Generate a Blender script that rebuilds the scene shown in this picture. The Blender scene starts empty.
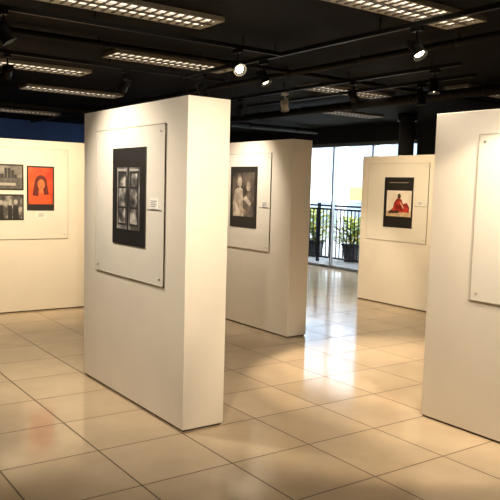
import bpy, bmesh, math, random
from mathutils import Vector, Matrix, Euler
random.seed(4)
S=bpy.context.scene
COL=S.collection
S.view_settings.view_transform='Standard'

# ---------------------------------------------------------------- materials
def mat(name,col,rough=0.6,metal=0.0,emit=None,es=0.0,noise=0.0,nscale=6.0,bump=0.0,spec=0.5):
    m=bpy.data.materials.new(name); m.use_nodes=True
    nt=m.node_tree; b=nt.nodes['Principled BSDF']
    b.inputs['Base Color'].default_value=(*col,1)
    b.inputs['Roughness'].default_value=rough
    b.inputs['Metallic'].default_value=metal
    b.inputs['Specular IOR Level'].default_value=spec
    if emit: 
        b.inputs['Emission Color'].default_value=(*emit,1); b.inputs['Emission Strength'].default_value=es
    if noise>0 or bump>0:
        tc=nt.nodes.new('ShaderNodeTexCoord'); n=nt.nodes.new('ShaderNodeTexNoise')
        n.inputs['Scale'].default_value=nscale; n.inputs['Detail'].default_value=5
        nt.links.new(tc.outputs['Object'],n.inputs['Vector'])
        if noise>0:
            r=nt.nodes.new('ShaderNodeValToRGB')
            r.color_ramp.elements[0].position=0.3; r.color_ramp.elements[1].position=0.7
            r.color_ramp.elements[0].color=(*[c*(1-noise) for c in col],1)
            r.color_ramp.elements[1].color=(*[min(1,c*(1+noise*0.5)) for c in col],1)
            nt.links.new(n.outputs['Fac'],r.inputs['Fac']); nt.links.new(r.outputs['Color'],b.inputs['Base Color'])
        if bump>0:
            bp=nt.nodes.new('ShaderNodeBump'); bp.inputs['Strength'].default_value=bump; bp.inputs['Distance'].default_value=0.01
            nt.links.new(n.outputs['Fac'],bp.inputs['Height']); nt.links.new(bp.outputs['Normal'],b.inputs['Normal'])
    return m

def tile_mat(name,c1,c2,cm,size,mortar,rough,bump=0.3,loc=(0,0,0),spec=0.5,nv=0.25):
    m=bpy.data.materials.new(name); m.use_nodes=True
    nt=m.node_tree; b=nt.nodes['Principled BSDF']
    tc=nt.nodes.new('ShaderNodeTexCoord'); mp=nt.nodes.new('ShaderNodeMapping')
    mp.inputs['Location'].default_value=loc
    br=nt.nodes.new('ShaderNodeTexBrick'); br.offset=0; br.squash=1
    br.inputs['Color1'].default_value=(*c1,1); br.inputs['Color2'].default_value=(*c2,1); br.inputs['Mortar'].default_value=(*cm,1)
    br.inputs['Scale'].default_value=1; br.inputs['Brick Width'].default_value=size; br.inputs['Row Height'].default_value=size
    br.inputs['Mortar Size'].default_value=mortar; br.inputs['Mortar Smooth'].default_value=0.1; br.inputs['Bias'].default_value=0
    nt.links.new(tc.outputs['Object'],mp.inputs['Vector']); nt.links.new(mp.outputs['Vector'],br.inputs['Vector'])
    n=nt.nodes.new('ShaderNodeTexNoise'); n.inputs['Scale'].default_value=3.5; n.inputs['Detail'].default_value=6
    nt.links.new(mp.outputs['Vector'],n.inputs['Vector'])
    mr=nt.nodes.new('ShaderNodeMapRange'); mr.inputs['To Min'].default_value=1-nv; mr.inputs['To Max'].default_value=1+nv*0.5
    nt.links.new(n.outputs['Fac'],mr.inputs['Value'])
    mx=nt.nodes.new('ShaderNodeMix'); mx.data_type='RGBA'; mx.blend_type='MULTIPLY'; mx.inputs['Factor'].default_value=1
    nt.links.new(br.outputs['Color'],mx.inputs['A']); nt.links.new(mr.outputs['Result'],mx.inputs['B'])
    nt.links.new(mx.outputs['Result'],b.inputs['Base Color'])
    b.inputs['Specular IOR Level'].default_value=spec
    r2=nt.nodes.new('ShaderNodeMapRange'); r2.inputs['To Min'].default_value=rough; r2.inputs['To Max'].default_value=0.8
    nt.links.new(br.outputs['Fac'],r2.inputs['Value']); nt.links.new(r2.outputs['Result'],b.inputs['Roughness'])
    bp=nt.nodes.new('ShaderNodeBump'); bp.invert=True; bp.inputs['Strength'].default_value=bump; bp.inputs['Distance'].default_value=0.004
    nt.links.new(br.outputs['Fac'],bp.inputs['Height']); nt.links.new(bp.outputs['Normal'],b.inputs['Normal'])
    return m

def photo_mat(name,stops,scale=8,seed=0.0,stretch=(1,1,1)):
    m=bpy.data.materials.new(name); m.use_nodes=True
    nt=m.node_tree; b=nt.nodes['Principled BSDF']; b.inputs['Roughness'].default_value=0.45
    tc=nt.nodes.new('ShaderNodeTexCoord'); mp=nt.nodes.new('ShaderNodeMapping')
    mp.inputs['Location'].default_value=(seed,seed*1.7,seed*0.3); mp.inputs['Scale'].default_value=stretch
    n=nt.nodes.new('ShaderNodeTexNoise'); n.inputs['Scale'].default_value=scale; n.inputs['Detail'].default_value=4
    r=nt.nodes.new('ShaderNodeValToRGB'); cr=r.color_ramp
    cr.elements[0].position=stops[0][0]; cr.elements[0].color=(*stops[0][1],1)
    cr.elements[1].position=stops[-1][0]; cr.elements[1].color=(*stops[-1][1],1)
    for p,c in stops[1:-1]:
        e=cr.elements.new(p); e.color=(*c,1)
    nt.links.new(tc.outputs['Object'],mp.inputs['Vector']); nt.links.new(mp.outputs['Vector'],n.inputs['Vector'])
    nt.links.new(n.outputs['Fac'],r.inputs['Fac']); nt.links.new(r.outputs['Color'],b.inputs['Base Color'])
    return m

M_floor=tile_mat('polished_porcelain_tile',(0.63,0.495,0.335),(0.56,0.44,0.295),(0.11,0.07,0.035),0.6,0.005,0.13,loc=(0.1,0.25,0),spec=0.8,nv=0.18)
M_ceil=tile_mat('black_ceiling_tile',(0.0055,0.005,0.0045),(0.007,0.006,0.0055),(0.002,0.002,0.002),0.62,0.012,0.8,spec=0.1)
M_panel=mat('painted_mdf_cream',(0.86,0.80,0.695),0.55,noise=0.04,nscale=2.2,bump=0.03)
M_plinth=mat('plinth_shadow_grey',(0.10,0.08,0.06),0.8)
M_sheet=mat('mount_sheet',(0.84,0.80,0.71),0.22,noise=0.03,nscale=3)
M_edge=mat('acrylic_edge',(0.48,0.43,0.34),0.25)
M_black=mat('black_board',(0.018,0.016,0.015),0.5,noise=0.3,nscale=10)
M_white=mat('label_card',(0.88,0.86,0.82),0.6)
M_ink=mat('printed_ink',(0.03,0.03,0.03),0.7)
M_wall=mat('navy_wall_paint',(0.035,0.08,0.24),0.8,noise=0.2,nscale=2)
M_wallb=mat('black_wall_paint',(0.008,0.0075,0.0075),0.8,noise=0.2,nscale=2)
M_metal=mat('black_track_metal',(0.008,0.008,0.009),0.5,metal=0.2,spec=.25)
M_lens=mat('warm_lamp_lens',(1,0.85,0.6),0.3,emit=(1,0.82,0.52),es=40)
M_steel=mat('screw_steel',(0.6,0.6,0.6),0.3,metal=1)
M_lumf=mat('troffer_frame',(0.36,0.31,0.24),0.5)
M_louv=mat('louver_blade',(0.12,0.10,0.075),0.4,metal=0.3)
M_lumb=mat('troffer_reflector',(0.7,0.65,0.55),0.4,emit=(1.0,0.80,0.55),es=0.45)
M_tube=mat('fluorescent_tube',(0.9,0.9,0.85),0.3,emit=(1.0,0.86,0.66),es=1.3)
M_alum=mat('window_frame_aluminium',(0.30,0.31,0.32),0.4,metal=0.5)
M_leaf=mat('leaf_green',(0.20,0.36,0.03),0.5,noise=0.4,nscale=8)
M_leaf2=mat('leaf_yellow_green',(0.62,0.55,0.04),0.5,noise=0.3,nscale=8)
M_pot=mat('planter_dark',(0.04,0.04,0.045),0.6)
M_paving=tile_mat('outdoor_paving',(0.4,0.4,0.4),(0.34,0.34,0.35),(0.15,0.15,0.15),0.5,0.01,0.7)
M_fac=mat('facade_white_render',(0.76,0.78,0.80),0.7,noise=0.1,nscale=1)
M_facg=mat('facade_glass_blue',(0.25,0.33,0.41),0.3,noise=0.25,nscale=1)
M_yel=mat('yellow_sign',(0.50,0.34,0.08),0.5,noise=0.1)
M_bulbg=mat('spot_white_body',(0.7,0.66,0.58),0.4)

# ---------------------------------------------------------------- mesh helpers
class MB:
    def __init__(s): s.bm=bmesh.new(); s.mats=[]
    def mi(s,m):
        if m not in s.mats: s.mats.append(m)
        return s.mats.index(m)
    def box(s,x0,x1,y0,y1,z0,z1,m,bev=0.0):
        r=bmesh.ops.create_cube(s.bm,size=1)
        vs=r['verts']
        for v in vs:
            v.co=Vector(((x0+x1)/2+v.co.x*(x1-x0),(y0+y1)/2+v.co.y*(y1-y0),(z0+z1)/2+v.co.z*(z1-z0)))
        fs=set(f for v in vs for f in v.link_faces); i=s.mi(m)
        for f in fs: f.material_index=i
        if bev>0:
            es=list(set(e for v in vs for e in v.link_edges))
            rr=bmesh.ops.bevel(s.bm,geom=es,offset=bev,segments=2,affect='EDGES',profile=0.6)
            for f in rr['faces']: f.material_index=i
    def cyl(s,p0,p1,r0,r1,m,seg=20,caps=True,smooth=True):
        p0=Vector(p0);p1=Vector(p1); d=p1-p0
        q=Vector((0,0,1)).rotation_difference(d.normalized()).to_matrix().to_4x4()
        r=bmesh.ops.create_cone(s.bm,cap_ends=caps,segments=seg,radius1=r0,radius2=r1,depth=d.length,
              matrix=Matrix.Translation((p0+p1)/2)@q)
        i=s.mi(m)
        for f in set(f for v in r['verts'] for f in v.link_faces):
            f.material_index=i
            if smooth and len(f.verts)==4: f.smooth=True
    def poly(s,pts,m):
        f=s.bm.faces.new([s.bm.verts.new(p) for p in pts]); f.material_index=s.mi(m); return f
    def obj(s,name,parent=None,loc=None,mw=None):
        me=bpy.data.meshes.new(name); s.bm.normal_update(); s.bm.to_mesh(me); s.bm.free()
        for m in s.mats: me.materials.append(m)
        o=bpy.data.objects.new(name,me); COL.objects.link(o)
        if mw is not None: o.matrix_world=mw
        if loc is not None: o.location=loc
        if parent: o.parent=parent
        return o
def empty(name,loc=(0,0,0)):
    o=bpy.data.objects.new(name,None); o.location=loc; o.empty_display_size=0.1; COL.objects.link(o); return o

# ---------------------------------------------------------------- room shell (X = across, Y = along panels)
X0,X1,Y0,Y1,H=-3.5,9.95,-3.5,15.0,2.95
b=MB(); b.box(X0-.2,X1+.2,Y0-.2,Y1+.2,-0.12,0,M_floor); b.obj('floor')
b=MB(); b.box(X0-.2,X1+.2,Y0-.2,Y1+.2,H,H+0.12,M_ceil); b.obj('ceiling')
b=MB(); b.box(X0-.2,X1+.2,Y1,Y1+.2,0,H,M_wall); b.obj('wall_far')
b=MB(); b.box(X0-.2,X1+.2,Y0-.2,Y0,0,H,M_wallb); b.obj('wall_near')
b=MB(); b.box(X0-.2,X0,Y0,Y1,0,H,M_wallb); b.obj('wall_left')
WA0,WA1,WT=8.8,13.4,2.62
b=MB()
b.box(X1,X1+.2,Y0,WA0,0,H,M_wallb); b.box(X1,X1+.2,WA1,Y1,0,H,M_wallb); b.box(X1,X1+.2,WA0,WA1,WT,H,M_wallb)
b.obj('wall_right')
b=MB(); b.box(X0,X1,Y1-.02,Y1,0,.1,M_wallb,.004); b.obj('baseboard_far')
b=MB(); b.box(X1-.02,X1,Y0,WA0,0,.1,M_wallb,.004); b.obj('baseboard_right')

# window
glass=bpy.data.materials.new('clear_glass'); glass.use_nodes=True
nt=glass.node_tree; nt.nodes.clear()
o_=nt.nodes.new('ShaderNodeOutputMaterial'); t_=nt.nodes.new('ShaderNodeBsdfTransparent'); g_=nt.nodes.new('ShaderNodeBsdfGlossy'); m_=nt.nodes.new('ShaderNodeMixShader')
g_.inputs['Roughness'].default_value=0.02; t_.inputs['Color'].default_value=(.95,.97,.98,1); m_.inputs[0].default_value=0.06
nt.links.new(t_.outputs[0],m_.inputs[1]); nt.links.new(g_.outputs[0],m_.inputs[2]); nt.links.new(m_.outputs[0],o_.inputs[0])
b=MB()
b.box(X1+.04,X1+.12,WA0,WA1,WT-.07,WT,M_alum,.004); b.box(X1+.04,X1+.12,WA0,WA1,0,.06,M_alum,.004)
n=4
for i in range(n+1):
    y=WA0+.02+(WA1-WA0-.04)*i/n
    b.box(X1+.045,X1+.115,y-.02,y+.02,.06,WT-.07,M_alum,.004)
w=b.obj('window_1')
b=MB(); b.box(X1+.078,X1+.084,WA0+.06,WA1-.06,.06,WT-.07,glass); b.obj('glass_pane',parent=w)

# balcony railing just outside the glass
b=MB(); rx=X1+.75
for z in (0.12,1.22,1.30): b.box(rx-.02,rx+.02,7.5,15.6,z-.02,z+.02,M_metal,.004)
y=7.55
while y<15.6:
    b.box(rx-.009,rx+.009,y-.009,y+.009,.12,1.24,M_metal); y+=.115
for y in (7.5,9.1,10.7,12.3,13.9,15.5): b.box(rx-.03,rx+.03,y-.03,y+.03,0,1.36,M_metal,.004)
b.obj('balcony_railing')
b=MB(); b.box(X1+.2,40,0,45,-0.12,0,M_paving); b.obj('ground_terrace')

# outside building
b=MB(); fx=21.0
b.box(fx,fx+3,8,40,0,7.5,M_fac)
y=8.6
while y<39:
    b.box(fx-.05,fx+.02,y,y+1.7,1.9,3.7,M_facg); b.box(fx-.05,fx+.02,y,y+1.7,4.6,6.4,M_facg)
    b.box(fx-.09,fx,y+.82,y+.88,1.9,3.7,M_fac); b.box(fx-.12,fx,y-.08,y+1.78,1.82,1.9,M_fac)
    b.box(fx-.05,fx+.02,y,y+1.7,0,1.15,M_facg)
    y+=2.4
b.box(fx-.3,fx-.13,20.6,21.9,1.25,1.8,M_yel,.02); b.box(fx-.14,fx,20.7,20.8,1.3,1.75,M_metal); b.box(fx-.14,fx,21.7,21.8,1.3,1.75,M_metal)
b.box(fx-.3,fx,8,40,4.0,4.25,M_fac,.01)
b.obj('building_facade')

# planter shrubs
def shrub(loc,h,m1,m2,sc=1):
    e=empty('potted_shrub',loc)
    b=MB(); b.cyl((0,0,0),(0,0,.38*sc),.17*sc,.24*sc,M_pot); b.cyl((0,0,.38*sc),(0,0,.41*sc),.26*sc,.26*sc,M_pot); b.obj('pot',parent=e)
    b=MB()
    for i in range(520):
        th=random.uniform(0,6.28); r=random.uniform(0,.42)*sc; z=random.uniform(.4,h)
        c=Vector((r*math.cos(th),r*math.sin(th),z)); d=Vector((math.cos(th),math.sin(th),random.uniform(-.2,1))).normalized()
        s_=d.cross(Vector((0,0,1))).normalized()*.036; L=.18
        up=Vector((0,0,.02))
        b.poly([c,c+d*L*.5+s_,c+d*L-up,c+d*L*.5-s_],m1 if random.random()<.5 else m2)
    for i in range(7):
        th=i*.9; b.cyl((0,0,.36*sc),(.2*math.cos(th),.2*math.sin(th),h*.85),.012,.006,M_pot,seg=6)
    b.obj('foliage',parent=e)
shrub((X1+1.42,9.9,0),1.05,M_leaf,M_leaf2)
shrub((X1+1.42,10.9,0),1.0,M_leaf2,M_leaf2)
shrub((X1+1.45,11.9,0),1.0,M_leaf2,M_leaf)
shrub((X1+1.42,13.2,0),1.15,M_leaf2,M_leaf)

# round column
M_col=mat('column_dark_grey',(0.035,0.034,0.034),0.6)
b=MB(); b.cyl((9.0,8.2,0),(9.0,8.2,H),.13,.13,M_col,seg=32); b.cyl((9.0,8.2,0),(9.0,8.2,.1),.15,.15,M_metal,seg=32); b.cyl((9.0,8.2,H-.12),(9.0,8.2,H),.16,.16,M_metal,seg=32)
b.obj('round_column')

# ---------------------------------------------------------------- panels
PH=2.2
def panel(x0,x1,y0,y1,h=PH):
    b=MB()
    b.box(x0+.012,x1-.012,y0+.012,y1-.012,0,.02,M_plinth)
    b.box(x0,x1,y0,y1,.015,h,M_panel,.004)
    return b.obj('exhibition_panel')
PA=panel(2.303,2.628,3.956,5.676,2.23)
PB=panel(4.797,5.07,5.983,7.70,2.19)
PC=panel(7.58,7.88,6.03,7.75,2.17)
PD=panel(4.0,4.3,1.65,3.369,2.21)
PE=panel(2.03,3.75,8.81,9.11,2.17)

def art_frame(kind,pos):
    if kind=='x':
        R=Matrix(((0,1,0,0),(-1,0,0,0),(0,0,1,0),(0,0,0,1)))
    else:
        R=Matrix.Identity(4)
    return Matrix.Translation(pos)@R
def sheet(kind,pos,w,h,par):
    b=MB(); b.box(-w/2,w/2,-.010,0,-h/2,h/2,M_sheet)
    t=.004
    for (a0,a1,c0,c1) in ((-w/2,w/2,h/2-t,h/2),(-w/2,w/2,-h/2,-h/2+t),(-w/2,-w/2+t,-h/2,h/2),(w/2-t,w/2,-h/2,h/2)):
        b.box(a0,a1,-.0125,-.0,c0,c1,M_edge)
    for sx in (-1,1):
        for sz in (-1,1):
            b.cyl((sx*(w/2-.05),-.010,sz*(h/2-.05)),(sx*(w/2-.05),-.018,sz*(h/2-.05)),.007,.007,M_steel,seg=12)
    return b.obj('mount_sheet',mw=art_frame(kind,pos),parent=par)
def label(kind,pos,par,line=0):
    b=MB(); b.box(-.055,.055,-.004,0,-.035,.035,M_white,.001)
    for i in range(4): b.box(-.045,.045-.02*(i%2),-.0046,-.004,.018-.013*i,.022-.013*i,M_ink)
    if line: b.box(-.11,.11,-.003,0,-.045,-.041,M_ink)
    b.obj('caption_label',mw=art_frame(kind,pos),parent=par)
D=.0105
def circle(b,cx,cz,rx,rz,y,m,n=22,a0=0,a1=6.2832):
    b.poly([(cx+rx*math.cos(a0+(a1-a0)*i/n),y,cz+rz*math.sin(a0+(a1-a0)*i/n)) for i in range(n)],m)
def doors_art(kind,pos):
    w,h=.55,.72; b=MB(); b.box(-w/2,w/2,-.008,0,-h/2,h/2,M_black,.001)
    grey=photo_mat('bw_door_print',[(.35,(.05,.05,.045)),(.5,(.13,.125,.115)),(.68,(.38,.36,.32))],scale=7,seed=2,stretch=(1,1,.6))
    pane=photo_mat('bw_pane_print',[(.38,(.03,.03,.028)),(.5,(.14,.13,.12)),(.62,(.50,.47,.42))],scale=10,seed=11)
    dk=mat('bw_print_dark',(.025,.025,.025),.5); lt=mat('bw_print_light',(.40,.38,.34),.5)
    b.box(-.19,.19,-.0095,-.008,-.245,.215,grey)
    for cx in (-.098,.098):
        b.box(cx-.072,cx+.072,-.0105,-.0095,-.215,.185,dk)
        for z0,z1 in ((-.20,-.09),(-.075,.06),(.075,.17)):
            b.box(cx-.056,cx+.056,-.0115,-.0105,z0,z1,pane)
        b.box(cx-.072,cx+.072,-.0112,-.0105,.19,.203,lt)
    b.box(-.012,.012,-.0112,-.0095,-.245,.215,M_black)
    b.obj('door_photograph',mw=art_frame(kind,pos))
def portrait_art(kind,pos,w,h,iw,ih,bg,hair,skin,cloth,name,izo=0):
    b=MB(); b.box(-w/2,w/2,-.006,0,-h/2,h/2,M_black,.001)
    b.box(-iw/2,iw/2,-.0075,-.006,izo-ih/2,izo+ih/2,bg)
    s=min(iw,ih); z=izo
    b.poly([(-.46*s,-.0078,z-ih/2),(.46*s,-.0078,z-ih/2),(.38*s,-.0078,z-.34*s),(.12*s,-.0078,z-.2*s),(-.12*s,-.0078,z-.2*s),(-.38*s,-.0078,z-.34*s)],cloth)
    circle(b,0,z+.12*s,.26*s,.32*s,-.0080,hair)
    b.poly([(-.26*s,-.0081,z+.1*s),(-.34*s,-.0081,z-.38*s),(-.10*s,-.0081,z-.42*s),(-.08*s,-.0081,z+.1*s)],hair)
    b.poly([(.26*s,-.0081,z+.1*s),(.08*s,-.0081,z+.1*s),(.14*s,-.0081,z-.36*s),(.33*s,-.0081,z-.34*s)],hair)
    b.poly([(-.08*s,-.0083,z-.28*s),(.10*s,-.0083,z-.28*s),(.08*s,-.0083,z),(-.06*s,-.0083,z)],skin)
    circle(b,.02*s,z+.06*s,.15*s,.21*s,-.0086,skin)
    for c in (-.045,.08): circle(b,c*s,z+.09*s,.03*s,.014*s,-.0089,hair,10)
    b.poly([(.0,-.0089,z+.06*s),(.03*s,-.0089,z+.0*s),(.005*s,-.0089,z+.0*s)],hair)
    circle(b,.015*s,z-.06*s,.05*s,.016*s,-.0089,hair,10)
    b.obj(name,mw=art_frame(kind,pos))
bwbg=photo_mat('bw_print_bg',[(.35,(.02,.018,.016)),(.65,(.14,.11,.085))],scale=6,seed=5)
bwh=photo_mat('bw_print_hair',[(.4,(.02,.018,.016)),(.6,(.22,.18,.15))],scale=16,seed=3)
bws=photo_mat('bw_print_skin',[(.35,(.32,.26,.20)),(.6,(.70,.60,.47))],scale=9,seed=8); bwc=mat('bw_print_cloth',(.50,.39,.29),.5,noise=.5,nscale=12)
redbg=photo_mat('red_print_bg',[(.35,(.50,.035,.01)),(.65,(.75,.12,.02))],scale=5,seed=1)
redh=mat('red_print_hair',(.12,.010,.006),.5); reds=mat('red_print_skin',(.70,.17,.05),.5); redc=mat('red_print_cloth',(.62,.09,.02),.5)
def body_art(kind,pos):
    w,h=.55,.72; b=MB(); b.box(-w/2,w/2,-.006,0,-h/2,h/2,M_black,.001)
    z=.03
    b.box(-.225,.225,-.0075,-.006,z-.26,z+.26,bwbg)
    hz=bwh
    b.poly([(-.20,-.0079,z-.26),(.02,-.0079,z-.26),(.0,-.0079,z-.1),(-.01,-.0079,z+.06),(-.08,-.0079,z+.10),(-.17,-.0079,z+.05),(-.21,-.0079,z-.1)],bws)
    circle(b,-.09,z+.16,.062,.08,-.0081,hz); circle(b,-.07,z+.15,.045,.062,-.0083,bws)
    b.poly([(-.19,-.0083,z-.02),(-.14,-.0083,z+.0),(-.02,-.0083,z-.16),(.06,-.0083,z-.18),(.05,-.0083,z-.23),(-.05,-.0083,z-.22)],bwc)
    b.poly([(.03,-.0080,z-.26),(.19,-.0080,z-.26),(.18,-.0080,z-.02),(.13,-.0080,z+.04),(.07,-.0080,z+.02)],mat('bw_print_grey',(.17,.14,.11),.5,noise=.6,nscale=14))
    circle(b,.11,z+.10,.05,.065,-.0082,hz); circle(b,.105,z+.09,.035,.048,-.0084,bwc)
    b.poly([(.0,-.0086,z-.05),(.06,-.0086,z-.01),(.17,-.0086,z-.10),(.14,-.0086,z-.14)],bws)
    b.obj('figure_photograph',mw=art_frame(kind,pos))
def landscape_art(kind,pos,w,h,name,kindpic):
    b=MB(); b.box(-w/2,w/2,-.006,0,-h/2,h/2,M_black,.001)
    if kindpic=='city':
        sky=photo_mat('bw_sky',[(.35,(.10,.095,.09)),(.65,(.42,.40,.36))],scale=5,seed=7)
        dk=mat('bw_city_dark',(.03,.03,.03),.5); gr=mat('bw_city_mid',(.12,.115,.11),.5,noise=.5,nscale=20)
        b.box(-w/2+.02,w/2-.02,-.0075,-.006,-h/2+.02,h/2-.02,gr)
        b.box(-w/2+.02,w/2-.02,-.0080,-.0075,0,h/2-.02,sky)
        x=-w/2+.03
        while x<w/2-.07:
            ww=random.uniform(.025,.05); hh=random.uniform(.03,h*.36)
            b.box(x,x+ww,-.0086,-.008,-.01,hh,dk); x+=ww+random.uniform(.0,.015)
        b.box(-w/2+.04,w/2-.1,-.0086,-.008,-h*.32,-h*.22,mat('bw_boat',(.40,.38,.35),.5))
    elif kindpic=='street':
        gr=photo_mat('bw_street',[(.35,(.02,.02,.02)),(.5,(.10,.095,.09)),(.68,(.42,.40,.36))],scale=11,seed=9)
        b.box(-w/2+.02,w/2-.02,-.0075,-.006,-h/2+.02,h/2-.02,gr)
        dk=mat('bw_fig_dark',(.02,.02,.02),.5); lt=mat('bw_fig_light',(.42,.40,.36),.5)
        for cx,s in ((-.08,1),(.03,.8),(.1,1.1)):
            circle(b,cx,.06*s,.022*s,.028*s,-.0085,lt); b.poly([(cx-.035*s,-.0083,-h/2+.02),(cx+.035*s,-.0083,-h/2+.02),(cx+.03*s,-.0083,.02),(cx-.03*s,-.0083,.02)],dk)
    else:
        cream=photo_mat('warm_print_bg',[(.35,(.74,.64,.54)),(.65,(.86,.80,.70))],scale=4,seed=4)
        sand=mat('warm_print_ground',(.72,.52,.30),.5,noise=.3,nscale=14); red=photo_mat('warm_print_red',[(.4,(.22,.015,.012)),(.6,(.58,.05,.03))],scale=12,seed=6)
        dkb=mat('warm_print_dark',(.06,.03,.02),.5)
        zc=-.03
        b.box(-.22,.25,-.0075,-.006,zc-.17,zc+.20,cream)
        b.box(-.22,.25,-.0080,-.0075,zc-.17,zc-.09,sand)
        b.poly([(-.17,-.0085,zc-.10),(.21,-.0085,zc-.11),(.22,-.0085,zc-.04),(.17,-.0085,zc+.03),(.10,-.0085,zc+.01),(.06,-.0085,zc+.08),(-.02,-.0085,zc+.09),(-.07,-.0085,zc+.03),(-.09,-.0085,zc-.05)],red)
        circle(b,.02,zc+.12,.032,.037,-.0088,dkb); b.poly([(-.18,-.0087,zc-.13),(.02,-.0087,zc-.12),(.04,-.0087,zc-.08),(-.16,-.0087,zc-.09)],dkb)
        b.poly([(.03,-.0089,zc+.04),(.06,-.0089,zc+.03),(.12,-.0089,zc-.04),(.10,-.0089,zc-.06)],sand)
        b.box(-.18,.18,-.0075,-.006,.28,.29,mat('warm_print_caption',(.3,.25,.2),.5))
    b.obj(name,mw=art_frame(kind,pos))

xm=2.303; sheet('x',(xm,4.82,1.51),1.16,1.12,PA); doors_art('x',(xm-D,4.785,1.56)); label('x',(xm-D,4.385,1.52),PA,1)
xm=4.797; sheet('x',(xm,6.93,1.49),1.16,1.12,PB); body_art('x',(xm-D,6.88,1.54)); label('x',(xm-D,6.45,1.47),PB,1)
xm=7.58; sheet('x',(xm,7.03,1.50),1.16,1.12,PC); landscape_art('x',(xm-D,6.99,1.50),.55,.72,'colour_photograph','warm'); label('x',(xm-D,6.58,1.50),PC,1)
xm=4.0; sheet('x',(xm,2.41,1.49),1.16,1.12,PD)
ym=8.81; sheet('y',(2.75,ym,1.50),1.2,1.14,PE)
landscape_art('y',(2.575,ym-D,1.70),.40,.32,'city_photograph','city')
landscape_art('y',(2.575,ym-D,1.33),.40,.32,'street_photograph','street')
portrait_art('y',(2.99,ym-D,1.57),.35,.56,.31,.46,redbg,redh,reds,redc,'red_portrait_photograph',.03)
label('y',(3.0,ym-D,1.23),PE)

# ---------------------------------------------------------------- troffers
def troffer(x,y,L=1.4,W=.36):
    b=MB(); z1=H; z0=H-.038; t=.014
    b.box(-L/2,L/2,-W/2,-W/2+t,z0,z1,M_lumf,.002); b.box(-L/2,L/2,W/2-t,W/2,z0,z1,M_lumf,.002)
    b.box(-L/2,-L/2+t,-W/2+t,W/2-t,z0,z1,M_lumf,.002); b.box(L/2-t,L/2,-W/2+t,W/2-t,z0,z1,M_lumf,.002)
    b.box(-L/2+t,L/2-t,-W/2+t,W/2-t,z1-.008,z1-.001,M_lumb)
    for sy in (-.085,.085): b.cyl((-L/2+.04,sy,z1-.020),(L/2-.04,sy,z1-.020),.010,.010,M_tube,seg=10)
    b.box(-L/2+t,L/2-t,-.012,.012,z0+.001,z0+.012,M_louv)
    for i in range(1,18):
        xx=-L/2+L*i/18
        b.box(xx-.006,xx+.006,-W/2+t,W/2-t,z0+.001,z0+.012,M_louv)
    b.obj('louvered_ceiling_light',loc=(x,y,0))
for p in ((2.317,4.833),(3.625,6.59),(2.55,7.97),(3.75,9.68),(4.1,13.1),(3.752,3.514),(7.67,5.596),(6.369,6.868),(8.153,8.777),(8.55,11.9),(0.9,3.0),(2.3,1.0),(6.0,3.3),(0.3,7.0),(5.3,1.5)):
    troffer(*p)

# ---------------------------------------------------------------- tracks, pipes, ducts
def track(x0,x1,y0,y1):
    b=MB(); b.box(x0,x1,y0,y1,2.83,2.865,M_metal,.003)
    dx,dy=x1-x0,y1-y0; n=max(2,int(max(dx,dy)/1.2)+1)
    for i in range(n):
        f=(i+.3)/(n-.4); cx=x0+dx*f if dx>dy else (x0+x1)/2; cy=y0+dy*f if dy>dx else (y0+y1)/2
        b.cyl((cx,cy,2.865),(cx,cy,H),.006,.006,M_metal,seg=8)
    b.obj('lighting_track')
track(3.91,3.945,2.2,6.9); track(5.38,5.415,4.3,9.6); track(0.4,3.905,5.083,5.117); track(0.6,4.4,6.78,6.815); track(6.0,6.035,4.6,8.6)
M_duct=mat('painted_black_duct',(0.009,0.008,0.0075),0.6,spec=.25)
def pipe(p0,p1,r):
    b=MB(); b.cyl(p0,p1,r,r,M_duct,seg=20)
    p0=Vector(p0);p1=Vector(p1); n=int((p1-p0).length/1.2)
    for i in range(n+1):
        c=p0.lerp(p1,(i+.5)/(n+1)); d=(p1-p0).normalized()*.02
        b.cyl(c-d,c+d,r*1.12,r*1.12,M_duct,seg=20)
        b.cyl(c,(c.x,c.y,H),.006,.006,M_metal,seg=6)
    b.obj('ceiling_pipe')
pipe((4.75,1.0,2.88),(4.75,14.5,2.88),.03)
pipe((1.0,6.05,2.90),(9.5,6.05,2.90),.025)
pipe((6.95,3.5,2.84),(6.95,14.5,2.84),.06)
pipe((0.5,11.2,2.84),(9.6,11.2,2.84),.05)

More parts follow.
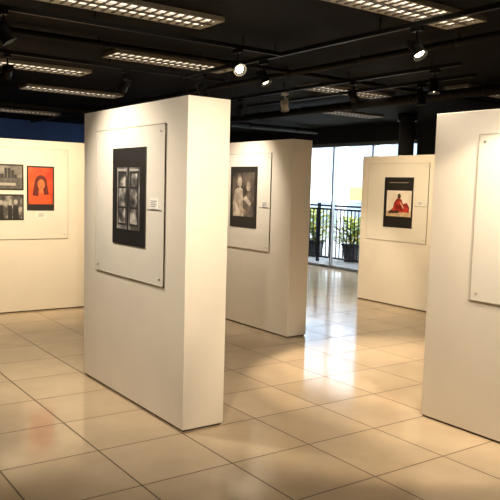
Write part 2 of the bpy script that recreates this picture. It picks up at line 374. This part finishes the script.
# ---------------------------------------------------------------- track spotlights
LC=(1,.80,.565)
def spot(x,y,target,power,cone=75,zt=2.83,col=LC,body=None,emit=True,hz=.15,blend=1.0):
    body=body or M_metal
    e=empty('track_spotlight',(x,y,zt))
    b=MB(); b.box(-.02,.02,-.05,.05,-.035,0,body,.004); b.cyl((0,0,-.035),(0,0,-hz+.045),.008,.008,body,seg=10)
    b.obj('track_adapter',parent=e)
    hp=Vector((0,0,-hz)); d=(Vector(target)-(Vector((x,y,zt))+hp)).normalized()
    q=Vector((0,0,-1)).rotation_difference(d).to_matrix().to_4x4()
    b=MB()
    b.cyl((0,0,.055),(0,0,.035),.026,.040,body); b.cyl((0,0,.035),(0,0,-.055),.040,.046,body,caps=False)
    b.cyl((0,0,-.055),(0,0,-.075),.046,.056,body,caps=False)
    for k in range(4): b.cyl((0,0,.012+k*.008),(0,0,.016+k*.008),.046,.046,body)
    b.cyl((0,0,-.050),(0,0,-.054),.034,.034,M_lens if emit else M_bulbg)
    for sx in (-1,1): b.box(sx*.05-.003,sx*.05+.003,-.01,.01,-.01,.06,body)
    b.box(-.053,.053,-.01,.01,.058,.064,body)
    h=b.obj('lamp_head',parent=e); h.matrix_local=Matrix.Translation(hp)@q
    if power>0:
        l=bpy.data.lights.new('spot_beam','SPOT'); l.energy=power*1.75; l.color=col; l.spot_size=math.radians(cone); l.spot_blend=blend; l.shadow_soft_size=.035
        o=bpy.data.objects.new('spot_beam',l); COL.objects.link(o); o.parent=e; o.matrix_local=Matrix.Translation(hp+d*.085)@q
NW=(1,.87,.71); WM=(1,.77,.49)
spot(3.45,5.10,(2.6,1.5,.6),40)
spot(3.93,5.38,(4.7,4.1,0),140,60,blend=.3)
spot(3.93,6.48,(4.8,6.9,1.4),78,80,col=NW)
spot(3.93,3.53,(4.0,2.6,1.3),30,col=NW)
spot(5.40,6.93,(6.6,7.9,0),85,72,body=M_bulbg,blend=.4)
spot(5.40,7.9,(6.5,9.0,0),65)
spot(5.40,5.72,(7.58,6.9,1.3),165,70,col=WM)
spot(1.476,5.10,(2.3,4.8,1.3),74,95,col=NW)
spot(3.2,6.80,(3.1,8.81,1.4),105,80,col=WM)
spot(2.0,6.80,(2.4,8.81,1.3),122,85,col=WM)
spot(6.02,5.3,(6.3,5.2,0),60,62,blend=.4)
spot(5.40,4.6,(5.2,4.4,0),130,60,blend=.3)
track(-.4,5.2,1.983,2.017)  # unseen track, added to carry the extra heads that follow
spot(0.9,2.0,(2.3,4.4,1.2),115,75,col=NW)  # unseen head, added to wash the main panel's long face
spot(2.2,2.0,(2.45,3.95,1.5),130,52)  # out of view, added to brighten the main panel's end face
spot(2.9,2.0,(4.0,2.6,1.3),85,85,col=NW)  # added beyond the frame to light the right panel
spot(3.5,2.0,(3.9,3.7,0),85,62,blend=.35)  # extra head out of view, put in to brighten the floor between panels
spot(-.2,2.0,(1.0,5.0,0),38,80,col=WM)  # invented fill head outside the view, aimed at the left floor
spot(0.8,5.10,(1.2,6.4,0),38,80,col=WM)  # another off-view head, added as fill for the left floor

# ---------------------------------------------------------------- world
W=bpy.data.worlds.new('World'); S.world=W; W.use_nodes=True
bg=W.node_tree.nodes['Background']; bg.inputs['Color'].default_value=(.86,.92,1,1); bg.inputs['Strength'].default_value=8.0

# ---------------------------------------------------------------- camera
cam=bpy.data.cameras.new('camera'); cam.sensor_width=36; cam.lens=50.4; cam.clip_end=200; cam.shift_y=0.023
co=bpy.data.objects.new('camera',cam); COL.objects.link(co)
co.matrix_world=Matrix.Translation((0,0,1.65))@Matrix.Rotation(math.radians(-35.5),4,'Z')@Matrix.Rotation(math.radians(90-6.0),4,'X')@Matrix.Rotation(math.radians(1.6),4,'Z')
S.camera=co
